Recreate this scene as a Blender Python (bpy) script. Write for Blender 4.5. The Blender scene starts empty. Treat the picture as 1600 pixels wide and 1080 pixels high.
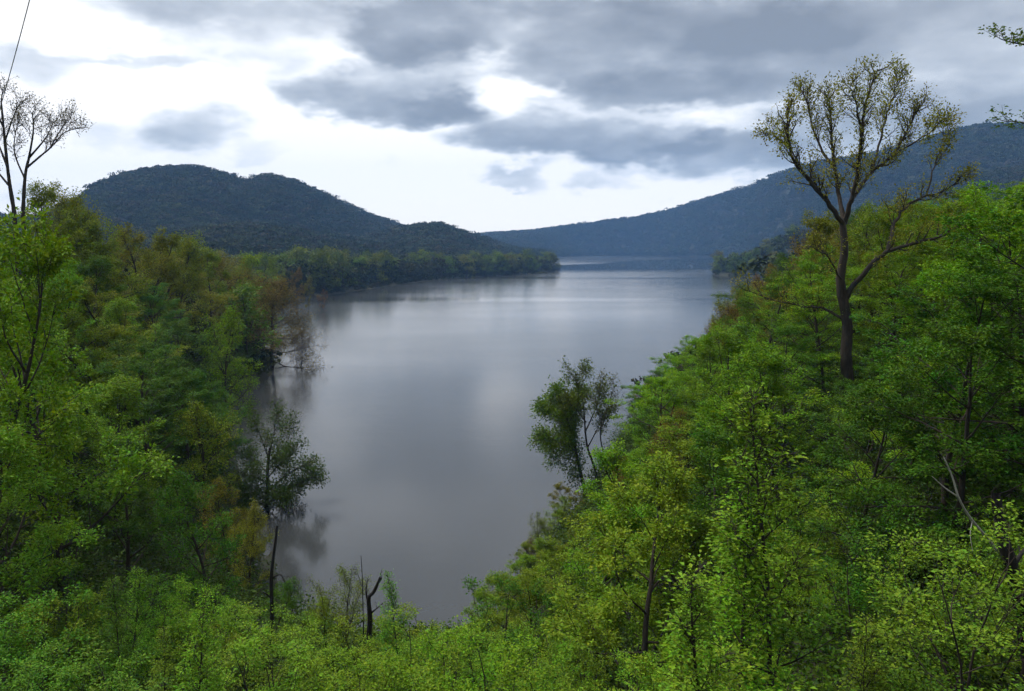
import bpy, math, random
import numpy as np
from mathutils import Vector

scene = bpy.context.scene
COL = scene.collection
R = math.radians

# ------------------------------------------------------------------ camera
CAM_Z = 20.0
FPX = 1256.0                                   # focal length in pixels of a 1600 px wide frame
PITCH = math.atan(152.0 / FPX)
cam_d = bpy.data.cameras.new('camera')
cam_d.sensor_width = 36.0
cam_d.lens = 36.0 * FPX / 1600.0
cam_d.clip_start = 0.1
cam_d.clip_end = 30000
cam = bpy.data.objects.new('camera', cam_d)
cam.location = (0, 0, CAM_Z)
cam.rotation_euler = (math.pi / 2 - PITCH, 0, 0)
COL.objects.link(cam)
scene.camera = cam


def ray(px, py):
    cx, cy = (px - 800.0) / FPX, (540.0 - py) / FPX
    return Vector((cx, math.cos(PITCH) + cy * math.sin(PITCH), -math.sin(PITCH) + cy * math.cos(PITCH)))


def at(px, py, Y):
    d = ray(px, py)
    t = Y / d.y
    return Vector((d.x * t, Y, CAM_Z + d.z * t))


def onwater(px, py):
    d = ray(px, py)
    t = -CAM_Z / d.z
    return (d.x * t, d.y * t)


def project(x, y, z):
    z = z - CAM_Z
    cp, sp = math.cos(PITCH), math.sin(PITCH)
    dep = y * cp - z * sp
    if dep < 0.1:
        return (-9999, -9999)
    return (800 + FPX * x / dep, 540 - FPX * (y * sp + z * cp) / dep)


# ------------------------------------------------------------------ world: overcast sky
SUN_EL, SUN_AZ = R(60), R(-62)                 # azimuth measured from +Y towards +X
world = bpy.data.worlds.new('World')
scene.world = world
world.use_nodes = True
wt = world.node_tree
wt.nodes.clear()


class NG:
    """tiny node-graph helper"""
    def __init__(self, tree):
        self.t = tree

    def n(self, typ, **kw):
        nd = self.t.nodes.new(typ)
        for k, v in kw.items():
            setattr(nd, k, v)
        return nd

    def put(self, sock, v):
        if hasattr(v, 'links') or hasattr(v, 'is_output'):
            self.t.links.new(v, sock)
        elif v is not None:
            sock.default_value = v

    def m(self, op, a, b=None, c=None, clamp=False):
        nd = self.n('ShaderNodeMath', operation=op, use_clamp=clamp)
        for i, v in enumerate((a, b, c)):
            if v is not None:
                self.put(nd.inputs[i], v)
        return nd.outputs[0]

    def v(self, op, a, b=None, out=0):
        nd = self.n('ShaderNodeVectorMath', operation=op)
        self.put(nd.inputs[0], a)
        if b is not None:
            if op == 'SCALE':
                self.put(nd.inputs['Scale'], b)
            else:
                self.put(nd.inputs[1], b)
        return nd.outputs[out]

    def noise(self, vec, scale, detail=4, rough=0.55, out='Fac', dist=0.0):
        nd = self.n('ShaderNodeTexNoise')
        if vec is not None:
            self.t.links.new(vec, nd.inputs['Vector'])
        nd.inputs['Scale'].default_value = scale
        nd.inputs['Detail'].default_value = detail
        nd.inputs['Roughness'].default_value = rough
        nd.inputs['Distortion'].default_value = dist
        return nd.outputs[out]

    def remap(self, x, a, b, c=0.0, d=1.0, smooth=True):
        nd = self.n('ShaderNodeMapRange')
        nd.interpolation_type = 'SMOOTHSTEP' if smooth else 'LINEAR'
        self.put(nd.inputs[0], x)
        for i, q in enumerate((a, b, c, d)):
            nd.inputs[i + 1].default_value = q
        return nd.outputs[0]

    def ramp(self, x, stops):
        nd = self.n('ShaderNodeValToRGB')
        el = nd.color_ramp.elements
        while len(el) < len(stops):
            el.new(0.5)
        for e, (p, c) in zip(el, stops):
            e.position = p
            e.color = (c[0], c[1], c[2], 1)
        self.put(nd.inputs[0], x)
        return nd.outputs[0]

    def mix(self, f, a, b, blend='MIX'):
        nd = self.n('ShaderNodeMix', data_type='RGBA', blend_type=blend)
        self.put(nd.inputs[0], f)
        self.put(nd.inputs[6], a)
        self.put(nd.inputs[7], b)
        return nd.outputs[2]


def build_world():
    g = NG(wt)
    tc = g.n('ShaderNodeTexCoord')
    sep = g.n('ShaderNodeSeparateXYZ')
    wt.links.new(tc.outputs['Generated'], sep.inputs[0])
    x, y, z = sep.outputs
    az = g.m('ARCTAN2', x, y)
    el = g.m('ARCSINE', z)
    ae = g.n('ShaderNodeCombineXYZ')
    wt.links.new(az, ae.inputs[0]); wt.links.new(el, ae.inputs[1])
    p = ae.outputs[0]
    # noise coordinates: direction with the vertical stretched, so clouds lie flat
    st = g.v('MULTIPLY', tc.outputs['Generated'], (1.0, 1.0, 2.3))
    w1 = g.noise(st, 5.0, 2, 0.55, 'Color')
    n2 = g.n('ShaderNodeTexNoise')
    wt.links.new(st, n2.inputs['Vector'])
    n2.inputs['Scale'].default_value = 15.0; n2.inputs['Detail'].default_value = 3.5; n2.inputs['Roughness'].default_value = .6
    w2 = n2.outputs['Color']
    warp = g.v('ADD', g.v('MULTIPLY', g.v('SUBTRACT', w1, (.5, .5, .5)), (.13, .07, 0)),
               g.v('MULTIPLY', g.v('SUBTRACT', w2, (.5, .5, .5)), (.075, .05, 0)))
    pw = g.v('ADD', p, warp)
    fb = g.noise(st, 4.2, 4, 0.55)
    fine = n2.outputs['Fac']
    mid = g.noise(st, 9.0, 3, .5)
    # general cover: bright gap along the horizon, heavier cloud higher up
    cover = g.remap(el, R(3), R(26), 0.06, 0.50)
    c = g.m('ADD', cover, g.m('ADD', g.m('MULTIPLY', g.m('SUBTRACT', fb, .5), .8), g.m('MULTIPLY', g.m('SUBTRACT', mid, .5), .7)))
    # the clouds in view: (px, py, rx, ry, weight, softness)
    blobs = [
        (230, 150, 520, 260, -.17, 1.0), (560, 290, 360, 90, -.18, 1.0), (380, 170, 220, 34, -.22, 1.0), (130, 48, 170, 24, -.22, 1.0), (480, 100, 50, 40, -.18, 1.0),
        (645, 55, 135, 58, .62, .36), (595, 152, 200, 50, .62, .34), (700, 178, 90, 24, .25, .5),
        (1050, 75, 330, 95, .36, .4), (1480, 60, 420, 170, .34, .8), (1080, 135, 200, 36, .28, .45), (1250, 40, 260, 40, .2, .6),
        (900, 215, 215, 42, .66, .36), (1130, 228, 120, 32, .44, .5), (1460, 190, 300, 60, .45, .8),
        (775, 152, 62, 18, -.40, .8), (862, 148, 56, 14, -.36, .8), (760, 95, 30, 60, -.22, 1.0), (1130, 170, 200, 16, -.18, .8),
        (290, 205, 95, 40, .46, .7), (45, 100, 85, 40, .46, .75), (390, 60, 150, 40, .16, .9), (1000, 255, 160, 18, .25, .8), (410, 248, 60, 22, .38, .8), (215, 90, 120, 10, .25, .8), (170, 215, 120, 30, .22, 1.0),
        (800, 274, 70, 17, .48, .6), (960, 285, 70, 14, .26, .8), (1040, 300, 60, 10, .2, .8),
        (900, 318, 460, 50, -.34, 1.0), (320, 8, 330, 30, .26, 1.0), (870, 8, 260, 26, .22, .8),
    ]
    for (bx, by, rx, ry, wgt, soft) in blobs:
        d = ray(bx, by).normalized()
        a0, e0 = math.atan2(d.x, d.y), math.asin(d.z)
        q = g.v('MULTIPLY', g.v('SUBTRACT', pw, (a0, e0, 0)), (FPX / rx, FPX / ry, 0))
        ln = g.v('LENGTH', q, out='Value')
        body = g.remap(ln, 1.0 + 0.25 * soft, 1.0 - soft, 0, wgt)
        if wgt > .5:                                  # heaped clouds: pale heads, dark flat bases
            sq = g.n('ShaderNodeSeparateXYZ'); wt.links.new(q, sq.inputs[0])
            body = g.m('MULTIPLY', body, g.remap(sq.outputs[1], .75, -.75, .45, 1.25))
        c = g.m('ADD', c, body)
    c = g.m('ADD', c, g.m('MULTIPLY', g.m('SUBTRACT', fine, .5), .42), clamp=True)
    cloud = g.ramp(c, [(0.0, (.54, .52, .495)), (.2, (.40, .405, .41)), (.45, (.245, .256, .267)),
                       (.70, (.155, .164, .174)), (1.0, (.098, .104, .111))])
    sky = g.n('ShaderNodeTexSky', sky_type='NISHITA')
    sky.sun_disc = False
    sky.sun_elevation = SUN_EL
    sky.sun_rotation = SUN_AZ
    cl10 = g.v('SCALE', cloud, 10.0)
    col = g.mix(0.93, sky.outputs[0], cl10)
    bg = g.n('ShaderNodeBackground')
    bg.inputs['Strength'].default_value = 0.1
    wt.links.new(col, bg.inputs['Color'])
    out = g.n('ShaderNodeOutputWorld')
    wt.links.new(bg.outputs[0], out.inputs['Surface'])


build_world()
world.cycles.sampling_method = 'NONE'

# ------------------------------------------------------------------ sun behind cloud
sun_d = bpy.data.lights.new('sun', 'SUN')
sun_d.energy = 1.5
sun_d.angle = R(18)
sun_d.color = (1.0, 0.96, 0.9)
sun = bpy.data.objects.new('sun', sun_d)
sun.rotation_euler = (math.pi / 2 - SUN_EL, 0, math.pi - SUN_AZ)
sdir = Vector((math.sin(SUN_AZ) * math.cos(SUN_EL), math.cos(SUN_AZ) * math.cos(SUN_EL), math.sin(SUN_EL)))
sun.rotation_euler = sdir.to_track_quat('Z', 'Y').to_euler()
sun.location = (-40, 40, 80)
COL.objects.link(sun)

# ------------------------------------------------------------------ exposure and sampling
scene.view_settings.view_transform = 'Standard'
scene.view_settings.look = 'None'
scene.view_settings.exposure = 1.42
scene.view_settings.gamma = 1.0
scene.view_settings.use_curve_mapping = False
cy = scene.cycles
cy.use_denoising = True
cy.use_adaptive_sampling = True
cy.adaptive_threshold = 0.03
cy.max_bounces = 5
cy.diffuse_bounces = 2
cy.glossy_bounces = 3
cy.transmission_bounces = 4
cy.volume_bounces = 1
cy.transparent_max_bounces = 8
cy.caustics_reflective = False
cy.caustics_refractive = False

# ------------------------------------------------------------------ small helpers
rng = np.random.default_rng(11)
rnd = random.Random(5)


def lattice_noise(x, y, seed=0):
    xi, yi = np.floor(x).astype(np.int64), np.floor(y).astype(np.int64)
    fx, fy = x - xi, y - yi
    fx, fy = fx * fx * (3 - 2 * fx), fy * fy * (3 - 2 * fy)

    def h(a, b):
        n = (a * 374761393 + b * 668265263 + seed * 974634777) & 0x7fffffff
        n = ((n ^ (n >> 13)) * 1274126177) & 0x7fffffff
        return ((n ^ (n >> 16)) & 0xffff) / 65535.0
    return (h(xi, yi) * (1 - fx) + h(xi + 1, yi) * fx) * (1 - fy) + (h(xi, yi + 1) * (1 - fx) + h(xi + 1, yi + 1) * fx) * fy


def fbm(x, y, oct=4, seed=0):
    s, a, t = 0, 1.0, 0
    for i in range(oct):
        s = s + a * lattice_noise(x * 2 ** i, y * 2 ** i, seed + i)
        t += a
        a *= .5
    return s / t


def sstep(x, a, b):
    t = np.clip((x - a) / (b - a), 0, 1)
    return t * t * (3 - 2 * t)


def mesh_arrays(name, V, F, smooth=False):
    """V (n,3), F (m,k) all faces with k corners"""
    V = np.asarray(V, dtype=np.float32)
    F = np.asarray(F, dtype=np.int32)
    me = bpy.data.meshes.new(name)
    k = F.shape[1]
    me.vertices.add(len(V)); me.vertices.foreach_set('co', V.ravel())
    me.loops.add(F.size); me.loops.foreach_set('vertex_index', F.ravel())
    me.polygons.add(len(F)); me.polygons.foreach_set('loop_start', np.arange(0, F.size, k, dtype=np.int32))
    me.polygons.foreach_set('loop_total', np.full(len(F), k, dtype=np.int32))
    if smooth:
        me.polygons.foreach_set('use_smooth', np.ones(len(F), dtype=bool))
    me.update(calc_edges=True)
    return me


def link(name, me, parent=None):
    o = bpy.data.objects.new(name, me)
    COL.objects.link(o)
    if parent is not None:
        o.parent = parent
    return o


def tag(o, label=None, cat=None, group=None, kind=None):
    if label: o['label'] = label
    if cat: o['category'] = cat
    if group: o['group'] = group
    if kind: o['kind'] = kind
    return o


def new_mat(name):
    m = bpy.data.materials.new(name)
    m.use_nodes = True
    m.node_tree.nodes.clear()
    return m, NG(m.node_tree)


# ------------------------------------------------------------------ materials
def leaf_material(name, colour=None, trans=0.24):
    m, g = new_mat(name)
    oi = g.n('ShaderNodeObjectInfo')
    geo = g.n('ShaderNodeNewGeometry')
    base = oi.outputs['Color'] if colour is None else g.n('ShaderNodeRGB').outputs[0]
    if colour is not None:
        base.default_value = (*colour, 1)
    hs = g.n('ShaderNodeHueSaturation')
    r = geo.outputs['Random Per Island']
    wn = g.n('ShaderNodeTexWhiteNoise', noise_dimensions='1D')
    m.node_tree.links.new(r, wn.inputs['W'])
    tcn = g.n('ShaderNodeTexCoord')
    hn = g.noise(tcn.outputs['Object'], .55, 1, .5)
    hue = g.m('ADD', g.remap(r, 0, 1, .466, .510, False), g.m('MULTIPLY', g.m('SUBTRACT', hn, .5), -.065))
    m.node_tree.links.new(hue, hs.inputs['Hue'])
    m.node_tree.links.new(g.remap(wn.outputs['Value'], 0, 1, .66, 1.3, False), hs.inputs['Value'])
    hs.inputs['Saturation'].default_value = 1.0
    m.node_tree.links.new(base, hs.inputs['Color'])
    pb = g.n('ShaderNodeBsdfPrincipled')
    pb.inputs['Roughness'].default_value = .6
    pb.inputs['Specular IOR Level'].default_value = .12
    m.node_tree.links.new(hs.outputs[0], pb.inputs['Base Color'])
    tr = g.n('ShaderNodeBsdfTranslucent')
    yl = g.mix(1.0, hs.outputs[0], (1.15, 1.1, .45, 1), 'MULTIPLY')
    m.node_tree.links.new(yl, tr.inputs['Color'])
    mx = g.n('ShaderNodeMixShader')
    mx.inputs[0].default_value = trans
    m.node_tree.links.new(pb.outputs[0], mx.inputs[1])
    m.node_tree.links.new(tr.outputs[0], mx.inputs[2])
    out = g.n('ShaderNodeOutputMaterial')
    m.node_tree.links.new(mx.outputs[0], out.inputs['Surface'])
    return m


def bark_material(name, dark, light, scale=9.0):
    m, g = new_mat(name)
    tc = g.n('ShaderNodeTexCoord')
    st = g.v('MULTIPLY', tc.outputs['Object'], (1, 1, .22))
    n1 = g.noise(st, scale, 6, .65)
    n2 = g.noise(tc.outputs['Object'], .7, 3, .5)
    f = g.m('ADD', g.m('MULTIPLY', n1, .7), g.m('MULTIPLY', n2, .4))
    c = g.ramp(f, [(.35, dark), (.75, light)])
    pb = g.n('ShaderNodeBsdfPrincipled')
    pb.inputs['Roughness'].default_value = .9
    pb.inputs['Specular IOR Level'].default_value = .2
    m.node_tree.links.new(c, pb.inputs['Base Color'])
    b = g.n('ShaderNodeBump')
    b.inputs['Strength'].default_value = .6
    b.inputs['Distance'].default_value = .03
    m.node_tree.links.new(n1, b.inputs['Height'])
    m.node_tree.links.new(b.outputs[0], pb.inputs['Normal'])
    out = g.n('ShaderNodeOutputMaterial')
    m.node_tree.links.new(pb.outputs[0], out.inputs['Surface'])
    return m


def far_leaf_material(name):
    """canopy of distant woods: species patches by place, each crown its own shade"""
    m, g = new_mat(name)
    oi = g.n('ShaderNodeObjectInfo')
    geo = g.n('ShaderNodeNewGeometry')
    patch = g.noise(geo.outputs['Position'], .006, 3, .6)
    f = g.m('ADD', g.m('MULTIPLY', oi.outputs['Random'], .6), g.m('MULTIPLY', patch, .6))
    c = g.ramp(f, [(.15, (.012, .022, .009)), (.4, (.026, .042, .013)), (.58, (.044, .056, .016)),
                   (.75, (.046, .038, .020)), (.95, (.020, .044, .013))])
    wn = g.n('ShaderNodeHueSaturation')
    m.node_tree.links.new(g.remap(geo.outputs['Random Per Island'], 0, 1, .6, 1.45, False), wn.inputs['Value'])
    m.node_tree.links.new(c, wn.inputs['Color'])
    pb = g.n('ShaderNodeBsdfPrincipled')
    pb.inputs['Roughness'].default_value = .8
    pb.inputs['Specular IOR Level'].default_value = .1
    m.node_tree.links.new(wn.outputs[0], pb.inputs['Base Color'])
    out = g.n('ShaderNodeOutputMaterial')
    m.node_tree.links.new(pb.outputs[0], out.inputs['Surface'])
    return m


M_LEAF = leaf_material('leaf')
M_UNDER = leaf_material('undergrowth_leaf', (.042, .088, .010), .2)
M_FAR = far_leaf_material('far_canopy')
M_BARK = bark_material('bark', (.018, .014, .011), (.075, .06, .048))
M_BARK_PALE = bark_material('pale_bark', (.22, .21, .19), (.42, .40, .36), 6)
M_BARK_DEAD = bark_material('charred_bark', (.010, .009, .009), (.04, .034, .03), 12)


def ground_material():
    m, g = new_mat('leaf_litter_soil')
    geo = g.n('ShaderNodeNewGeometry')
    n1 = g.noise(geo.outputs['Position'], .35, 6, .6)
    n2 = g.noise(geo.outputs['Position'], 3.5, 5, .65)
    f = g.m('ADD', g.m('MULTIPLY', n1, .6), g.m('MULTIPLY', n2, .45))
    c = g.ramp(f, [(.3, (.014, .012, .008)), (.5, (.022, .022, .010)), (.62, (.024, .034, .011)), (.8, (.040, .032, .020))])
    pb = g.n('ShaderNodeBsdfPrincipled')
    pb.inputs['Roughness'].default_value = .95
    m.node_tree.links.new(c, pb.inputs['Base Color'])
    b = g.n('ShaderNodeBump')
    b.inputs['Distance'].default_value = .1
    m.node_tree.links.new(n2, b.inputs['Height'])
    m.node_tree.links.new(b.outputs[0], pb.inputs['Normal'])
    out = g.n('ShaderNodeOutputMaterial')
    m.node_tree.links.new(pb.outputs[0], out.inputs['Surface'])
    return m


def water_material():
    m, g = new_mat('lake_water')
    geo = g.n('ShaderNodeNewGeometry')
    pos = geo.outputs['Position']
    pb = g.n('ShaderNodeBsdfPrincipled')
    pb.inputs['Base Color'].default_value = (.042, .045, .046, 1)
    pb.inputs['IOR'].default_value = 1.333
    pb.inputs['Specular IOR Level'].default_value = .9
    # breeze lanes: long patches across the lake where ripples roughen the surface
    sx = g.v('MULTIPLY', pos, (.003, .0075, 0))
    lanes = g.noise(sx, 1.0, 4, .55, dist=.6)
    sp = g.n('ShaderNodeSeparateXYZ'); m.node_tree.links.new(pos, sp.inputs[0])
    # sheltered water under the far ridge lies glassy beyond a ragged wind line
    edge = g.m('ADD', sp.outputs[1], g.m('ADD', g.m('MULTIPLY', g.m('SUBTRACT', lanes, .5), 260.0), g.m('MULTIPLY', sp.outputs[0], -.55)))
    edge2 = g.m('ADD', g.m('MULTIPLY_ADD', sp.outputs[0], -2.2, sp.outputs[1]), g.m('MULTIPLY', g.m('SUBTRACT', lanes, .5), 300.0))
    wind = g.m('MAXIMUM', g.remap(edge, 660, 700, 1.0, 0.0), g.m('MULTIPLY', g.remap(edge2, 790, 900, 0, 1), g.remap(edge, 760, 800, 0, 1)))
    lane = g.m('MULTIPLY', g.remap(lanes, .30, .74, .15, 1), wind)
    m.node_tree.links.new(g.m('ADD', g.m('MULTIPLY', lane, .17), g.m('MULTIPLY_ADD', wind, .04, .012)), pb.inputs['Roughness'])
    rip = g.noise(g.v('MULTIPLY', pos, (.8, 1.6, 1)), 1.0, 3, .5)
    swell = g.noise(g.v('MULTIPLY', pos, (.12, .3, 1)), 1.0, 2, .5)
    hgt = g.m('ADD', g.m('MULTIPLY', rip, .5), swell)
    b = g.n('ShaderNodeBump')
    b.inputs['Distance'].default_value = .05
    m.node_tree.links.new(g.m('MULTIPLY_ADD', lane, .34, .01), b.inputs['Strength'])
    m.node_tree.links.new(hgt, b.inputs['Height'])
    m.node_tree.links.new(b.outputs[0], pb.inputs['Normal'])
    out = g.n('ShaderNodeOutputMaterial')
    m.node_tree.links.new(pb.outputs[0], out.inputs['Surface'])
    return m


# ------------------------------------------------------------------ terrain
near_shore = [(-16, 52), (-13, 43), (-6, 38), (0, 38)]
right_shore = [onwater(*q) for q in ((775, 940), (850, 860), (905, 785), (960, 700), (1010, 640), (1075, 570), (1130, 510),
               (1175, 470), (1230, 446), (1290, 436), (1200, 433), (1118, 431), (1112, 428), (1150, 422), (1200, 416), (1240, 411),
               (1190, 405.5), (1110, 402))]
far_shore = [onwater(*q) for q in ((1000, 400), (920, 400), (868, 402), (845, 407), (835, 414), (850, 419))]
left_shore = [onwater(*q) for q in ((872, 424), (820, 429), (760, 432), (700, 437), (660, 441), (600, 449), (540, 458), (495, 464), (450, 467), (425, 474),
              (412, 492), (410, 520), (412, 560), (425, 585), (395, 610), (375, 660), (368, 720), (385, 775), (392, 830), (400, 890))]
LAKE = np.array(near_shore + right_shore + far_shore + left_shore)


def lake_sd(x, y):
    """signed distance to the shoreline, positive on land"""
    x, y = np.asarray(x, float), np.asarray(y, float)
    best = np.full(x.shape, 1e18)
    inside = np.zeros(x.shape, bool)
    n = len(LAKE)
    for i in range(n):
        ax, ay = LAKE[i]; bx, by = LAKE[(i + 1) % n]
        dx, dy = bx - ax, by - ay
        t = np.clip(((x - ax) * dx + (y - ay) * dy) / (dx * dx + dy * dy), 0, 1)
        best = np.minimum(best, (x - ax - t * dx) ** 2 + (y - ay - t * dy) ** 2)
        if ay != by:
            cond = (ay > y) != (by > y)
            inside ^= cond & (x < (bx - ax) * (y - ay) / (by - ay) + ax)
    d = np.sqrt(best)
    return np.where(inside, -d, d)


# crest lines: (column, row of the tree tops in the view, distance)
CRESTS = [
    (dict(near=330, far=600), [(-700, 330, 900), (-250, 300, 950), (60, 340, 1000), (120, 316, 1020), (140, 306, 1030), (165, 288, 1050), (200, 275, 1080), (240, 268, 1100),
      (300, 263, 1130), (345, 270, 1150), (388, 284, 1180), (425, 273, 1200), (455, 279, 1230), (500, 297, 1270), (560, 326, 1330),
      (610, 345, 1380), (650, 362, 1420), (720, 385, 1450)]),
    (dict(near=190, far=260), [(60, 400, 640), (200, 366, 660), (300, 350, 680), (360, 340, 720), (420, 341, 760), (480, 352, 800), (540, 363, 830), (600, 372, 850), (690, 390, 860)]),
    (dict(near=220, far=500), [(540, 385, 950), (590, 362, 980), (630, 352, 1000), (660, 347, 1010), (685, 346, 1020), (715, 355, 1040), (745, 361, 1070), (800, 368, 1100), (850, 377, 1130), (900, 392, 1150)]),
    (dict(near=520, far=900), [(600, 385, 2500), (700, 372, 2450), (760, 364, 2400), (830, 360, 2350), (900, 350, 2250), (1000, 332, 2100), (1060, 315, 2000), (1110, 300, 1900),
      (1150, 285, 1800), (1200, 268, 1700), (1260, 258, 1620), (1330, 249, 1560), (1400, 235, 1500), (1480, 213, 1430), (1530, 206, 1400),
      (1600, 209, 1380), (1750, 215, 1350), (2300, 260, 1300)]),
    (dict(near=130, far=300, inl=28), [(1100, 432, 560), (1140, 412, 565), (1170, 385, 570), (1200, 366, 570), (1240, 347, 560), (1300, 330, 540), (1380, 318, 520), (1480, 305, 500), (1700, 280, 460), (2100, 280, 420)]),
]
CANOPY = 16.0


def height(x, y):
    x, y = np.asarray(x, float), np.asarray(y, float)
    sd = lake_sd(x, y)
    wl = np.interp(y, [0, 60, 110, 170, 240, 320, 450, 700, 1200], [24, 24, 20, 14, 9, 5, 3, 2.5, 4])
    wr = np.interp(y, [0, 60, 150, 300, 600, 1200], [24, 25, 22, 16, 9, 6])
    side = sstep(x - np.interp(y, [0, 200, 700, 2000], [0, 0, 60, 250]), -12, 12)
    S = wl * (1 - side) + wr * side
    cen = 1 - sstep(np.abs(x + 3), 5, 24)
    S = S - 9 * cen * (1 - sstep(y, 40, 60))
    LS = 28.0 - 10.0 * (1 - side) * sstep(y, 50, 75) * (1 - sstep(y, 230, 300))
    bank = S * (1 - np.exp(-np.maximum(sd, 0) / LS))
    # banks keep rising gently inland
    bank = bank + np.maximum(sd - 40, 0) * .05 * (y < 400)
    # the roadside bank under the viewpoint
    road = sstep(-y, -9.0, -2.5) * (18.2 - bank) * np.exp(-(x / 60) ** 2)
    bank = bank + np.where(sd > 8, np.maximum(road, 0), 0)
    bank = bank + (fbm(x / 16, y / 16, 3, 3) - .5) * 2.4 * sstep(sd, 1, 12)
    z = bank
    yy = np.maximum(y, 1.0)
    px = 800 + FPX * x / (yy * math.cos(PITCH) + 0 * yy)
    spur = fbm(x / 260, y / 260, 4, 20) - .5
    inland = sstep(sd, 0, 120)
    for kw, pts in CRESTS:
        P = np.array(pts, float)
        D = np.interp(px, P[:, 0], P[:, 2])
        zc = np.array([at(a, b, c).z - CANOPY for a, b, c in pts])
        Z = np.interp(px, P[:, 0], zc)
        wdt = np.where(yy < D, kw['near'], kw['far'])
        prof = np.exp(-((yy - D) / wdt) ** 2)
        ends = sstep(px, P[0, 0] - 150, P[0, 0]) * (1 - sstep(px, P[-1, 0], P[-1, 0] + 150))
        inl = sstep(sd, 0, kw['inl']) if 'inl' in kw else inland
        hh = np.maximum(Z, 0) * prof * ends * (1 + 1.7 * spur * (1 - prof ** 2)) * inl * (y > 5)
        z = np.maximum(z, hh)
    # land behind the viewpoint climbs on
    z = z + sstep(-y, 10, 300) * 60 * (1 + spur)
    under = np.maximum(sd * .45, -7.0)
    return np.where(sd > 0, z + .02, under - .05)


def hz(x, y):
    return float(height(np.array([x]), np.array([y]))[0])


def build_ground():
    th = np.concatenate([np.linspace(-42, 42, 420), np.linspace(42, 318, 92)[1:-1]])
    th = np.radians(th)
    r = np.concatenate([[0.0], np.geomspace(2.0, 3000, 330)])
    T, RR = np.meshgrid(th, r[1:])
    X, Y = RR * np.sin(T), RR * np.cos(T)
    Z = height(X, Y)
    nt, nr = len(th), len(r) - 1
    V = np.stack([X.ravel(), Y.ravel(), Z.ravel()], 1)
    V = np.concatenate([V, [[0, 0, float(Z[0].mean())]]])
    i, j = np.meshgrid(np.arange(nr - 1), np.arange(nt), indexing='ij')
    j2 = (j + 1) % nt
    F = np.stack([i * nt + j, (i + 1) * nt + j, (i + 1) * nt + j2, i * nt + j2], -1).reshape(-1, 4)
    me = mesh_arrays('ground', V, F[:, ::-1], True)
    me.materials.append(M_GROUND)
    o = link('ground', me)
    tag(o, 'steep wooded valley sides and hills around the lake', kind='structure')
    return o


def build_water():
    pts = LAKE.copy()
    xs0, ys0 = pts.min(0) - 20
    xs1, ys1 = pts.max(0) + 20
    xs0 -= 150
    V = [(xs0, ys0, 0), (xs1, ys0, 0), (xs1, ys1, 0), (xs0, ys1, 0)]
    me = mesh_arrays('water', V, [(0, 1, 2, 3)])
    me.materials.append(water_material())
    tag(link('water', me), 'calm grey lake reflecting the cloudy sky', kind='structure')


M_GROUND = ground_material()
build_ground()
build_water()


# ------------------------------------------------------------------ plant meshes
def unit(v):
    return v / (np.linalg.norm(v, axis=-1, keepdims=True) + 1e-9)


class Wood:
    def __init__(self):
        self.V, self.F, self.n = [], [], 0

    def tube(self, pts, rad, k):
        pts = np.asarray(pts, float)
        rad = np.asarray(rad, float)
        t = unit(np.gradient(pts, axis=0))
        ref = np.array([0.31, 0.95, 0.05]) if abs(t[0, 2]) > .7 else np.array([0., 0., 1.])
        u = unit(np.cross(t, ref))
        v = np.cross(t, u)
        a = np.arange(k) * 2 * math.pi / k
        ring = pts[:, None] + rad[:, None, None] * (np.cos(a)[None, :, None] * u[:, None] + np.sin(a)[None, :, None] * v[:, None])
        n = len(pts)
        i, j = np.meshgrid(np.arange(n - 1), np.arange(k), indexing='ij')
        j2 = (j + 1) % k
        F = np.stack([i * k + j, i * k + j2, (i + 1) * k + j2, (i + 1) * k + j], -1).reshape(-1, 4)
        self.V.append(ring.reshape(-1, 3)); self.F.append(F + self.n)
        self.n += n * k

    def mesh(self, name, mat):
        me = mesh_arrays(name, np.concatenate(self.V), np.concatenate(self.F), True)
        me.materials.append(mat)
        return me


def branch(r, p, d, L, n, up, wob):
    """curved line of n+1 points"""
    pts = [np.array(p, float)]
    d = np.array(d, float)
    for i in range(n):
        d = d + np.array([0, 0, up / n]) + r.normal(0, wob, 3)
        d = d / np.linalg.norm(d)
        pts.append(pts[-1] + d * L / n)
    return np.array(pts)


def point_on(pts, f):
    s = f * (len(pts) - 1)
    i = min(int(s), len(pts) - 2)
    q = s - i
    return pts[i] * (1 - q) + pts[i + 1] * q, unit(pts[i + 1] - pts[i])


def side_dir(r, t, ang, flat):
    """direction leaving t at the angle ang, flattened towards the horizontal"""
    a = r.normal(0, 1, 3)
    a -= t * a.dot(t)
    a[2] *= (1 - flat)
    a = a / (np.linalg.norm(a) + 1e-9)
    d = t * math.cos(ang) + a * math.sin(ang)
    return d / np.linalg.norm(d)


def leaves_mesh(name, P, D, N, S, mat, aspect=.62, fold=.18):
    D, N = unit(D), unit(N)
    W = unit(np.cross(D, N)); N = np.cross(W, D)
    s = S[:, None]
    b = P
    l = P + s * (.45 * D + .5 * aspect * W + fold * N)
    t = P + s * D - s * .08 * N
    q = P + s * (.45 * D - .5 * aspect * W + fold * N)
    n = len(P)
    V = np.stack([b, l, t, q], 1).reshape(-1, 3)
    i = np.arange(n)[:, None] * 4
    F = np.concatenate([i + np.array([[0, 1, 2]]), i + np.array([[0, 2, 3]])], 1).reshape(-1, 3)
    me = mesh_arrays(name, V, F)
    me.materials.append(mat)
    return me


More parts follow.
